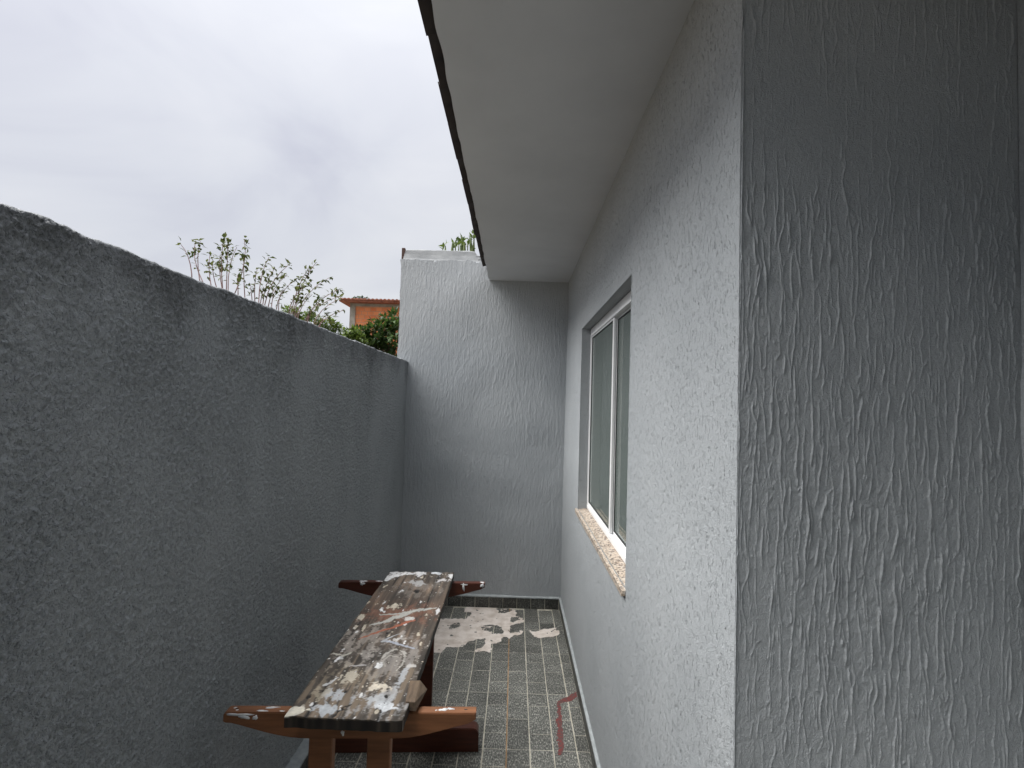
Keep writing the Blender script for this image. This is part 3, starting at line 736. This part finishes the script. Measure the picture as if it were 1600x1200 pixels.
stroke([(925, 640), (910, 610), (950, 580), (1000, 590)], [.002, .003, .003, .002], (.40, .38, .34), .7, .5)
stroke([(840, 412), (935, 390), (1010, 357), (1110, 327), (1203, 318)], [.004, .010, .017, .011, .005], (.38, .38, .35))
stroke([(895, 354), (950, 352), (1010, 352)], [.003, .006, .009], (.36, .36, .33)); stroke([(900, 362), (1000, 356)], [.0025, .002], (.30, .10, .06))
stroke([(770, 492), (860, 457), (960, 428), (1080, 386)], [.002, .005, .007, .012], ORG); ell(1055, 377, 30, 11, (.48, .47, .45), 1, .4)
stroke([(895, 500), (950, 503), (1010, 522), (1078, 541)], [.003, .006, .009, .004], (.33, .35, .40)); stroke([(905, 505), (950, 480), (995, 463)], [.005, .007, .003], (.36, .37, .38)); ell(980, 490, 22, 10, (.5, .48, .46), .9, .6)
stroke([(730, 638), (815, 632)], [.002, .004], (.45, .43, .42)); stroke([(640, 568), (690, 580), (735, 566)], [.004, .005, .003], (.46, .44, .38), .9, .6)
stroke([(935, 165), (970, 140), (1060, 130)], [.012, .022, .016], (.66, .66, .66), 1, .3, .0012); ell(1115, 128, 30, 13, (.62, .62, .62), 1, .4, .0012); ell(1205, 124, 26, 8, (.52, .54, .56), 1, .3)
ell(1110, 178, 42, 13, (.42, .42, .42), .8, .7); ell(1240, 165, 50, 8, (.52, .5, .5), .9, .7); ell(1285, 140, 14, 16, (.6, .6, .6), .9, .7); ell(1010, 125, 60, 8, W_, .9, .6)
ell(985, 305, 36, 13, CR, .9, .6); ell(790, 366, 15, 12, CR, .9, .6); ell(1212, 335, 9, 12, W_, .9, .7); ell(1075, 640, 30, 7, (.5, .48, .46), .8, .6)
for x_, y_, a_, b_ in ((1100, 222, 23, 9), (500, 806, 20, 13), (710, 776, 15, 11), (930, 802, 9, 8), (690, 875, 20, 10), (935, 455, 8, 6)):
    ell(x_, y_, a_, b_, (.008, .006, .005), 1, .35, -.003)
stroke([(640, 915), (670, 885), (700, 862), (735, 850)], [.006, .007, .005, .003], (.012, .009, .007), 1, .4, -.002)
PZ = ZP+hgt
edge_near = fnoise(1, nv, sp, 0, .008, 78)[0]
PY[0] += .0008*edge_near; PY[0, -8:] += np.linspace(0, 1, 8)**2*.006
PX[:, -1] += .0007*fnoise(1, nu, sp, 0, .012, 79)[0]; PX[:, 0] += .0007*fnoise(1, nu, sp, 0, .02, 80)[0]
for r_ in (np.s_[0, :], np.s_[-1, :], np.s_[:, 0], np.s_[:, -1]): PZ[r_] -= .0012
me = grid_mesh('plank', np.stack([PX, PY, PZ], -1).transpose(1, 0, 2)[:, ::-1][:, ::-1])
colT = col.transpose(1, 0, 2).clip(.004, .85)
bm = bmesh.new(); bm.from_mesh(me); bm.verts.ensure_lookup_table()
idx = np.arange(nu*nv).reshape(nv, nu)
ring = list(idx[0, :])+list(idx[1:, -1])+list(idx[-1, -2::-1])+list(idx[-2:0:-1, 0])
zb_ = ZP-PT
rv = [bm.verts[int(i)] for i in ring]; rc = [v_.co.copy() for v_ in rv]
midv = [bm.verts.new((c_.x, c_.y, ZP-.006)) for c_ in rc]
bot = [bm.verts.new((c_.x, c_.y, zb_)) for c_ in rc]
for k in range(len(ring)):
    j = (k+1) % len(ring)
    bm.faces.new((rv[j], rv[k], midv[k], midv[j])); bm.faces.new((midv[j], midv[k], bot[k], bot[j]))
bm.faces.new(bot)
bmesh.ops.recalc_face_normals(bm, faces=bm.faces)
bm.to_mesh(me); bm.free()
ca = me.color_attributes.new('paint', 'FLOAT_COLOR', 'POINT')
full = np.zeros((len(me.vertices), 4), np.float32); full[:, 3] = 1
nvv = nu*nv; full[:nvv, :3] = colT.reshape(-1, 3)
gg = np.random.default_rng(5); nr = len(ring)
sidec = np.array([.020, .015, .011])[None]*np.exp(.5*fnoise(1, nr, .0022, 0, .004, 82)[0][:, None])
sidec[fnoise(1, nr, .0022, 0, .006, 81)[0] > 2.1] = (.24, .22, .19)
full[nvv:nvv+nr, :3] = sidec; full[nvv+nr:nvv+2*nr, :3] = sidec*.9
ca.data.foreach_set('color', full.ravel())
PLANK, t, b = mat('weathered_painted_plank')
at = N(t, 'ShaderNodeVertexColor', layer_name='paint'); t.links.new(at.outputs[0], b.inputs['Base Color']); b.inputs['Roughness'].default_value = .68
co = N(t, 'ShaderNodeTexCoord'); n_ = N(t, 'ShaderNodeTexNoise', i_Scale=300.0, i_Detail=3.0); t.links.new(co.outputs['Object'], n_.inputs['Vector'])
bp = N(t, 'ShaderNodeBump', i_Strength=.4, i_Distance=.001); t.links.new(n_.outputs['Fac'], bp.inputs['Height']); t.links.new(bp.outputs[0], b.inputs['Normal'])
plank = link('plank', me, PLANK); tag(plank, 'weathered scaffold plank splashed with white, cream and orange paint, lying on two trestles', 'plank')
# small cleat nailed to the plank's edge just behind the first trestle
q0, q1, q2, q3 = [on_z(340+a/S, 860+b_/S, ZP+.004) for a, b_ in ((1036, 832), (1088, 836), (1120, 716), (1060, 716))]
bm = bmesh.new()
tp = [bm.verts.new(v_) for v_ in (q0, q1, q2, q3)]
lo = [bm.verts.new(Vector((v_.x+dx, v_.y, ZP-.022)) ) for v_, dx in ((q0, 0), (q1, .004), (q2, .022), (q3, 0))]
bm.faces.new(tp); bm.faces.new(lo[::-1])
for i in range(4): bm.faces.new((tp[i], lo[i], lo[(i+1) % 4], tp[(i+1) % 4]))
bmesh.ops.recalc_face_normals(bm, faces=bm.faces)
bmesh.ops.bevel(bm, geom=list(bm.edges), offset=.0015, segments=1, affect='EDGES')
cl = from_bm('cleat', bm, OFFCUT, plank); cl['label'] = 'small tan wedge of wood on the plank edge'

# ------------------------------------------------------------------ plants beyond the walls
def add_leaf(bm, p, d, up, L, W):
    s = d.cross(up)
    if s.length < 1e-4: s = d.orthogonal()
    s.normalize(); n = s.cross(d).normalized()
    a = bm.verts.new(p); m1 = bm.verts.new(p+d*L*.45+s*W*.5+n*W*.16); m2 = bm.verts.new(p+d*L*.45-s*W*.5+n*W*.16)
    c = bm.verts.new(p+d*L*.5); e_ = bm.verts.new(p+d*L-n*L*.12)
    bm.faces.new((a, m1, c)); bm.faces.new((a, c, m2)); bm.faces.new((m1, e_, c)); bm.faces.new((c, e_, m2))
def rvec(g_): return Vector((g_.gauss(0, 1), g_.gauss(0, 1), g_.gauss(0, 1))).normalized()
# tall loose shrub: stems traced as (foot, tip, bend) in photo pixels on planes 4 m and more away
gq = random.Random(3)
YS = 4.25
stems = [((300, 430), (282, 381), 5, 3), ((315, 440), (313, 377), -6, 8), ((330, 450), (306, 376), -14, 6), ((334, 452), (328, 398), -5, 7), ((345, 455), (332, 412), -5, 5),
         ((350, 458), (349, 376), -4, 10), ((353, 460), (356, 374), 0, 13), ((352, 460), (344, 398), -5, 8), ((358, 460), (370, 386), -8, 6), ((360, 460), (382, 374), 10, 9),
         ((384, 470), (381, 398), -2, 8), ((372, 466), (371, 430), 0, 5), ((395, 475), (391, 445), 0, 4), ((400, 478), (402, 420), -4, 4), ((405, 480), (420, 402), -7, 9),
         ((410, 482), (430, 418), -7, 8), ((412, 482), (453, 412), -12, 9), ((418, 484), (448, 430), -10, 8), ((404, 480), (412, 448), 0, 7), ((425, 486), (434, 448), -5, 6),
         ((432, 488), (464, 436), -13, 7), ((437, 492), (440, 455), -4, 5), ((452, 496), (483, 418), -6, 11), ((454, 498), (494, 410), -8, 6), ((450, 496), (486, 440), -12, 12),
         ((460, 500), (514, 434), -16, 10), ((462, 502), (470, 462), -5, 5), ((474, 505), (530, 452), -16, 13), ((478, 506), (532, 462), -18, 8), ((480, 508), (500, 474), -8, 6),
         ((486, 510), (528, 468), -10, 4), ((490, 512), (536, 485), -8, 3), ((484, 508), (516, 498), -6, 4), ((496, 512), (512, 490), -3, 4), ((462, 500), (488, 460), -6, 3)]
shrub = empty('shrub', (-2.15, YS, GZ)); tag(shrub, 'tall loose shrub with thin pinkish stems and small leaves behind the boundary wall', 'shrub')
bm = bmesh.new(); lb = bmesh.new()
base = Vector((-2.05, YS, GZ)); fork = Vector((-2.0, YS, 1.25))
tube(bm, [base, Vector((-2.03, YS+.02, .6)), fork], [.035, .03, .026], 8)
for (f, tp_, bend, nl) in stems:
    yy = YS+gq.uniform(-.35, .35)
    p0 = on_y(f[0], f[1]+14, yy); p2 = on_y(*tp_, yy+gq.uniform(-.15, .15)); p1 = (p0+p2)/2+Vector((bend*.010, 0, .06))
    pts = [fork+Vector((0, 0, gq.uniform(-.05, .02)))]
    pts.append(fork.lerp(p0, .55)+Vector((0, 0, -.05)))
    for i in range(6):
        u = i/5; pts.append(p0*(1-u)**2+p1*2*u*(1-u)+p2*u*u)
    tube(bm, pts, [.008, .0065]+[.0052-.0006*i for i in range(6)], 5)
    cur = lambda u: p0*(1-u)**2+p1*2*u*(1-u)+p2*u*u
    n = int(nl*2.8)
    for i in range(n):
        u = 1-(i/n)**1.25*gq.uniform(.45, .72)
        p = cur(min(u, 1)); tg = (cur(min(1, u+.05))-cur(u-.05)).normalized()
        d = (rvec(gq)+tg*.5+Vector((0, 0, -.25))).normalized()
        add_leaf(lb, p+rvec(gq)*.022, d, Vector((0, 0, 1))+rvec(gq)*.4, gq.uniform(.036, .066), gq.uniform(.020, .034))
o = from_bm('stems', bm, STEM, shrub); o.location = -shrub.location
o = from_bm('foliage', lb, LEAF_A, shrub); o.location = -shrub.location; o['kind'] = 'stuff'
def leafy(name, label, loc, clumps, lm, leafL, nper, seed, trunk_r, group=None, spread=1.0):
    g_ = random.Random(seed); root = empty(name, loc); tag(root, label, 'shrub' if 'shrub' in name or 'bush' in name else 'tree', group)
    bm = bmesh.new(); lb = bmesh.new(); L0 = Vector(loc)
    top = sum((Vector(c[:3]) for c in clumps), Vector())/len(clumps); fk = L0.lerp(Vector((top.x, top.y, min(c[2] for c in clumps))), .7); fk.x = L0.x
    tube(bm, [Vector((0, 0, 0)), (fk-L0)*.5+Vector((.03, 0, 0)), fk-L0], [trunk_r, trunk_r*.8, trunk_r*.65], 8)
    for (x, y, z, r) in clumps:
        c = Vector((x, y, z))-L0; s = fk-L0
        tube(bm, [s, s.lerp(c, .5)+rvec(g_)*.08, c], [trunk_r*.5, trunk_r*.3, trunk_r*.12], 5)
        for k in range(4):
            e_ = c+rvec(g_)*r*.7; tube(bm, [c, c.lerp(e_, .5)+rvec(g_)*r*.08, e_], [trunk_r*.12, trunk_r*.09, trunk_r*.05], 4)
        for k in range(nper):
            v_ = rvec(g_); rr = r*g_.uniform(.35, 1.0)**.6*(1+.15*g_.gauss(0, 1)); p = c+Vector((v_.x*rr, v_.y*rr, v_.z*rr*.85))
            for q in range(g_.choice((2, 3, 4))):
                d = (v_+rvec(g_)*.9+Vector((0, 0, -.2))).normalized()
                add_leaf(lb, p+rvec(g_)*.02, d, Vector((0, 0, 1))+rvec(g_)*.5, leafL*g_.uniform(.7, 1.25), leafL*g_.uniform(.38, .55))
    from_bm('trunk', bm, BARK, root); from_bm('crown', lb, lm, root)['kind'] = 'stuff'
    return root
def C(px, py, Y, r): p = on_y(px, py, Y); return (p.x, p.y, p.z, r)
Y1 = 8.2
leafy('tree', 'dense dark green leafy tree in front of the brick house', (on_y(600, 560, Y1).x, Y1, GZ),
      [C(618, 500, Y1+.3, .20), C(606, 506, Y1+.2, .20), C(596, 520, Y1, .24), C(612, 525, Y1, .26), C(582, 526, Y1-.1, .20), C(568, 522, Y1-.1, .16), C(560, 528, Y1-.2, .14), C(550, 535, Y1-.3, .13),
       C(575, 540, Y1, .22), C(600, 545, Y1, .26), C(622, 545, Y1, .28), C(628, 515, Y1, .26), C(590, 560, Y1, .30), C(560, 545, Y1-.2, .18)], LEAF_B, .115, 55, 5, .06)
Y2 = 7.2
leafy('bush', 'bright green bush at the foot of the brick house, peeking over the wall', (on_y(548, 560, Y2).x, Y2, GZ),
      [C(545, 520, Y2, .09), C(552, 524, Y2, .10), C(560, 530, Y2, .10), C(545, 532, Y2, .10), C(556, 540, Y2, .12)], LEAF_C, .075, 45, 6, .03)
Y3 = 5.0
leafy('low_shrub', 'low olive green shrub just showing above the boundary wall', (on_y(500, 560, Y3).x, Y3, GZ),
      [C(452, 487, Y3, .07), C(456, 492, Y3, .08), C(480, 498, Y3, .06), C(490, 504, Y3, .09), C(505, 508, Y3, .09), C(518, 508, Y3, .07), C(522, 514, Y3, .07), C(470, 505, Y3, .09), C(500, 520, Y3, .12)], LEAF_C, .05, 40, 7, .025)
# column cactus behind the end wall
YC_ = 5.2; cactus = empty('cactus', (on_y(722, 400, YC_).x, YC_, GZ)); tag(cactus, 'cluster of jointed green cactus stems rising above the end wall', 'cactus')
gq = random.Random(12)
bm = bmesh.new()
for i, (px, py, wd) in enumerate(((692, 385, 3), (696, 384, 3), (707, 380, 4), (712, 377, 4), (717, 381, 3), (723, 370, 5), (726, 378, 5), (731, 381, 4), (736, 367, 3.5), (737, 380, 4), (741, 362, 3))):
    t_ = on_y(px, py, YC_+gq.uniform(-.2, .2)); r0 = wd*.60*YC_/F_PX
    pts, rad = [], []
    b0 = Vector((cactus.location.x+gq.uniform(-.15, .15), t_.y, GZ))
    n = 34
    for k in range(n+1):
        u = k/n; p = Vector((b0.x+(t_.x-b0.x)*min(1, u*1.3), t_.y, GZ+(t_.z-GZ)*u)); pts.append(p); rad.append(r0*(.85+.5*math.sin(u*38+i*1.7)))
    rad[-1] = r0*.35; tube(bm, pts, rad, 7)
o = from_bm('stems', bm, CACT, cactus); o.location = -cactus.location
bm = bmesh.new()
for px, py in ((694, 386), (709, 381), (714, 379), (724, 374), (728, 380), (737, 371), (741, 366), (733, 384)):
    for k in range(7):
        p = on_y(px+gq.uniform(-3, 3), py+gq.uniform(-3, 8), YC_+gq.uniform(-.15, .15))
        add_leaf(bm, p, (rvec(gq)+Vector((0, 0, .9))).normalized(), rvec(gq), gq.uniform(.05, .09), gq.uniform(.03, .045))
o = from_bm('leaves', bm, LEAF_C, cactus); o.location = -cactus.location; o['kind'] = 'stuff'
# rusty post behind the end wall
p_ = on_y(631, 388, 4.17); pe = p_.x
po = box('steel_post', (pe-.014, 4.155, GZ), (pe+.014, 4.185, p_.z), noisy('rusty_steel', (.03, .018, .014), (.07, .035, .025), rough=.8), None, .002)
tag(po, 'dark rusty steel post stub beside the render cap of the end wall', 'post')

# ------------------------------------------------------------------ brick house beyond
YH = 25.0
hb = empty('brick_house', (on_y(545, 600, YH).x, YH, GZ)); tag(hb, 'orange hollow brick house with concrete frame and red tiled roof', 'house')
hx = on_y(546, 500, YH).x; hx2 = hx+9; ht = on_y(560, 474, YH).z
BR, t, b = mat('orange_hollow_brick')
co = N(t, 'ShaderNodeNewGeometry'); mpn = N(t, 'ShaderNodeMapping'); mpn.inputs['Rotation'].default_value = (R(90), 0, 0)
t.links.new(co.outputs['Position'], mpn.inputs[0])
bk = N(t, 'ShaderNodeTexBrick', i_Scale=1.0); bk.inputs['Color1'].default_value = (.60, .19, .075, 1); bk.inputs['Color2'].default_value = (.70, .26, .11, 1)
bk.inputs['Mortar'].default_value = (.42, .24, .15, 1); bk.inputs['Mortar Size'].default_value = .012; bk.inputs['Brick Width'].default_value = .30; bk.inputs['Row Height'].default_value = .20
t.links.new(mpn.outputs[0], bk.inputs['Vector'])
nn = N(t, 'ShaderNodeTexNoise', i_Scale=2.5, i_Detail=5.0); t.links.new(co.outputs['Position'], nn.inputs['Vector'])
mr = N(t, 'ShaderNodeMapRange'); mr.inputs['To Min'].default_value = .75; mr.inputs['To Max'].default_value = 1.2; t.links.new(nn.outputs['Fac'], mr.inputs[0])
vm = N(t, 'ShaderNodeVectorMath', operation='SCALE'); t.links.new(bk.outputs[0], vm.inputs[0]); t.links.new(mr.outputs[0], vm.inputs['Scale']); t.links.new(vm.outputs[0], b.inputs['Base Color'])
b.inputs['Roughness'].default_value = .9
CONC = noisy('raw_concrete', (.20, .19, .16), (.34, .32, .28), scale=3, rough=.9)
RED = noisy('red_clay_tile', (.16, .055, .035), (.32, .12, .07), scale=5, rough=.85)
def hbp(o): o.parent = hb; o.location = -hb.location; return o
hbp(box('wall', (hx+.05, YH+.06, GZ), (hx2, YH+6, ht-.02), BR))
for cx in (hx, hx+4.2, hx+8.6): hbp(box('column', (cx, YH, GZ), (cx+.28, YH+.5, ht-.15), CONC))
hbp(box('beam', (hx, YH+.01, ht-.149), (hx2, YH+.4, ht), CONC))
bm = bmesh.new()
e0 = .42; A = [Vector((hx-e0, YH-.45, ht)), Vector((hx2+.4, YH-.45, ht)), Vector((hx2+.4, YH+6.4, ht)), Vector((hx-e0, YH+6.4, ht))]
rz_ = ht+.36
ridge = [Vector((hx+3, YH+3, rz_)), Vector((hx2-3, YH+3, rz_))]
up = [bm.verts.new(v_+Vector((0, 0, .10))) for v_ in A]; lo = [bm.verts.new(v_) for v_ in A]; rg = [bm.verts.new(v_) for v_ in ridge]
bm.faces.new((up[0], up[1], rg[1], rg[0])); bm.faces.new((up[1], up[2], rg[1])); bm.faces.new((up[2], up[3], rg[0], rg[1])); bm.faces.new((up[3], up[0], rg[0])); bm.faces.new(lo[::-1])
for i in range(4): bm.faces.new((lo[i], lo[(i+1) % 4], up[(i+1) % 4], up[i]))
roof2 = hbp(from_bm('roof', bm, RED))
bm = bmesh.new(); x = hx-e0+.1
while x < hx2+.3:
    n = 6; a = [bm.verts.new((x+.09*math.cos(math.pi*i/n), YH-.52, ht+.09+.085*math.sin(math.pi*i/n))) for i in range(n+1)]
    c = [bm.verts.new((x+.09*math.cos(math.pi*i/n), YH+2.6, ht+.09+.24+.085*math.sin(math.pi*i/n))) for i in range(n+1)]
    for i in range(n): bm.faces.new((a[i], a[i+1], c[i+1], c[i]))
    bm.faces.new(a); x += .205
o = from_bm('barrel_tiles', bm, RED, roof2); o['kind'] = 'stuff'
# eave lining on the left corner
# weeds on the roof
bm = bmesh.new(); gq = random.Random(5)
for px in (553, 557, 560, 566, 570):
    for k in range(16):
        p = on_y(px+gq.uniform(-3, 3), 468+gq.uniform(-4, 2), YH+.2); add_leaf(bm, p, rvec(gq), Vector((0, 0, 1))+rvec(gq)*.3, .2, .1)
    tube(bm, [on_y(px, 474, YH+.2), on_y(px, 466, YH+.2)], [.015, .01], 4)
o = hbp(from_bm('roof_weeds', bm, LEAF_B))
# grey roofed shed further left
YG = 19.0; pa = on_y(533, 512, YG)
sh = empty('shed', (pa.x, YG, GZ)); tag(sh, 'low building with dark grey sheet roof beside the brick house', 'building')
o = box('wall', (pa.x-4, YG+.3, GZ), (pa.x+.9, YG+4, pa.z-.45), CONC, sh); o.location = -sh.location
o = prism('roof', [(YG, pa.z-.45), (YG+2.4, pa.z), (YG+2.4, pa.z+.05), (YG-.05, pa.z-.40)], 'x', pa.x-4.2, pa.x+1.1, noisy('grey_sheet_roof', (.10, .095, .11), (.17, .16, .18), scale=2, rough=.8), sh); o.location = -sh.location
print('stones', nst, 'tris', sum(len(o.data.loop_triangles) if o.data.calc_loop_triangles() is None else 0 for o in bpy.data.objects if o.type == 'MESH'))
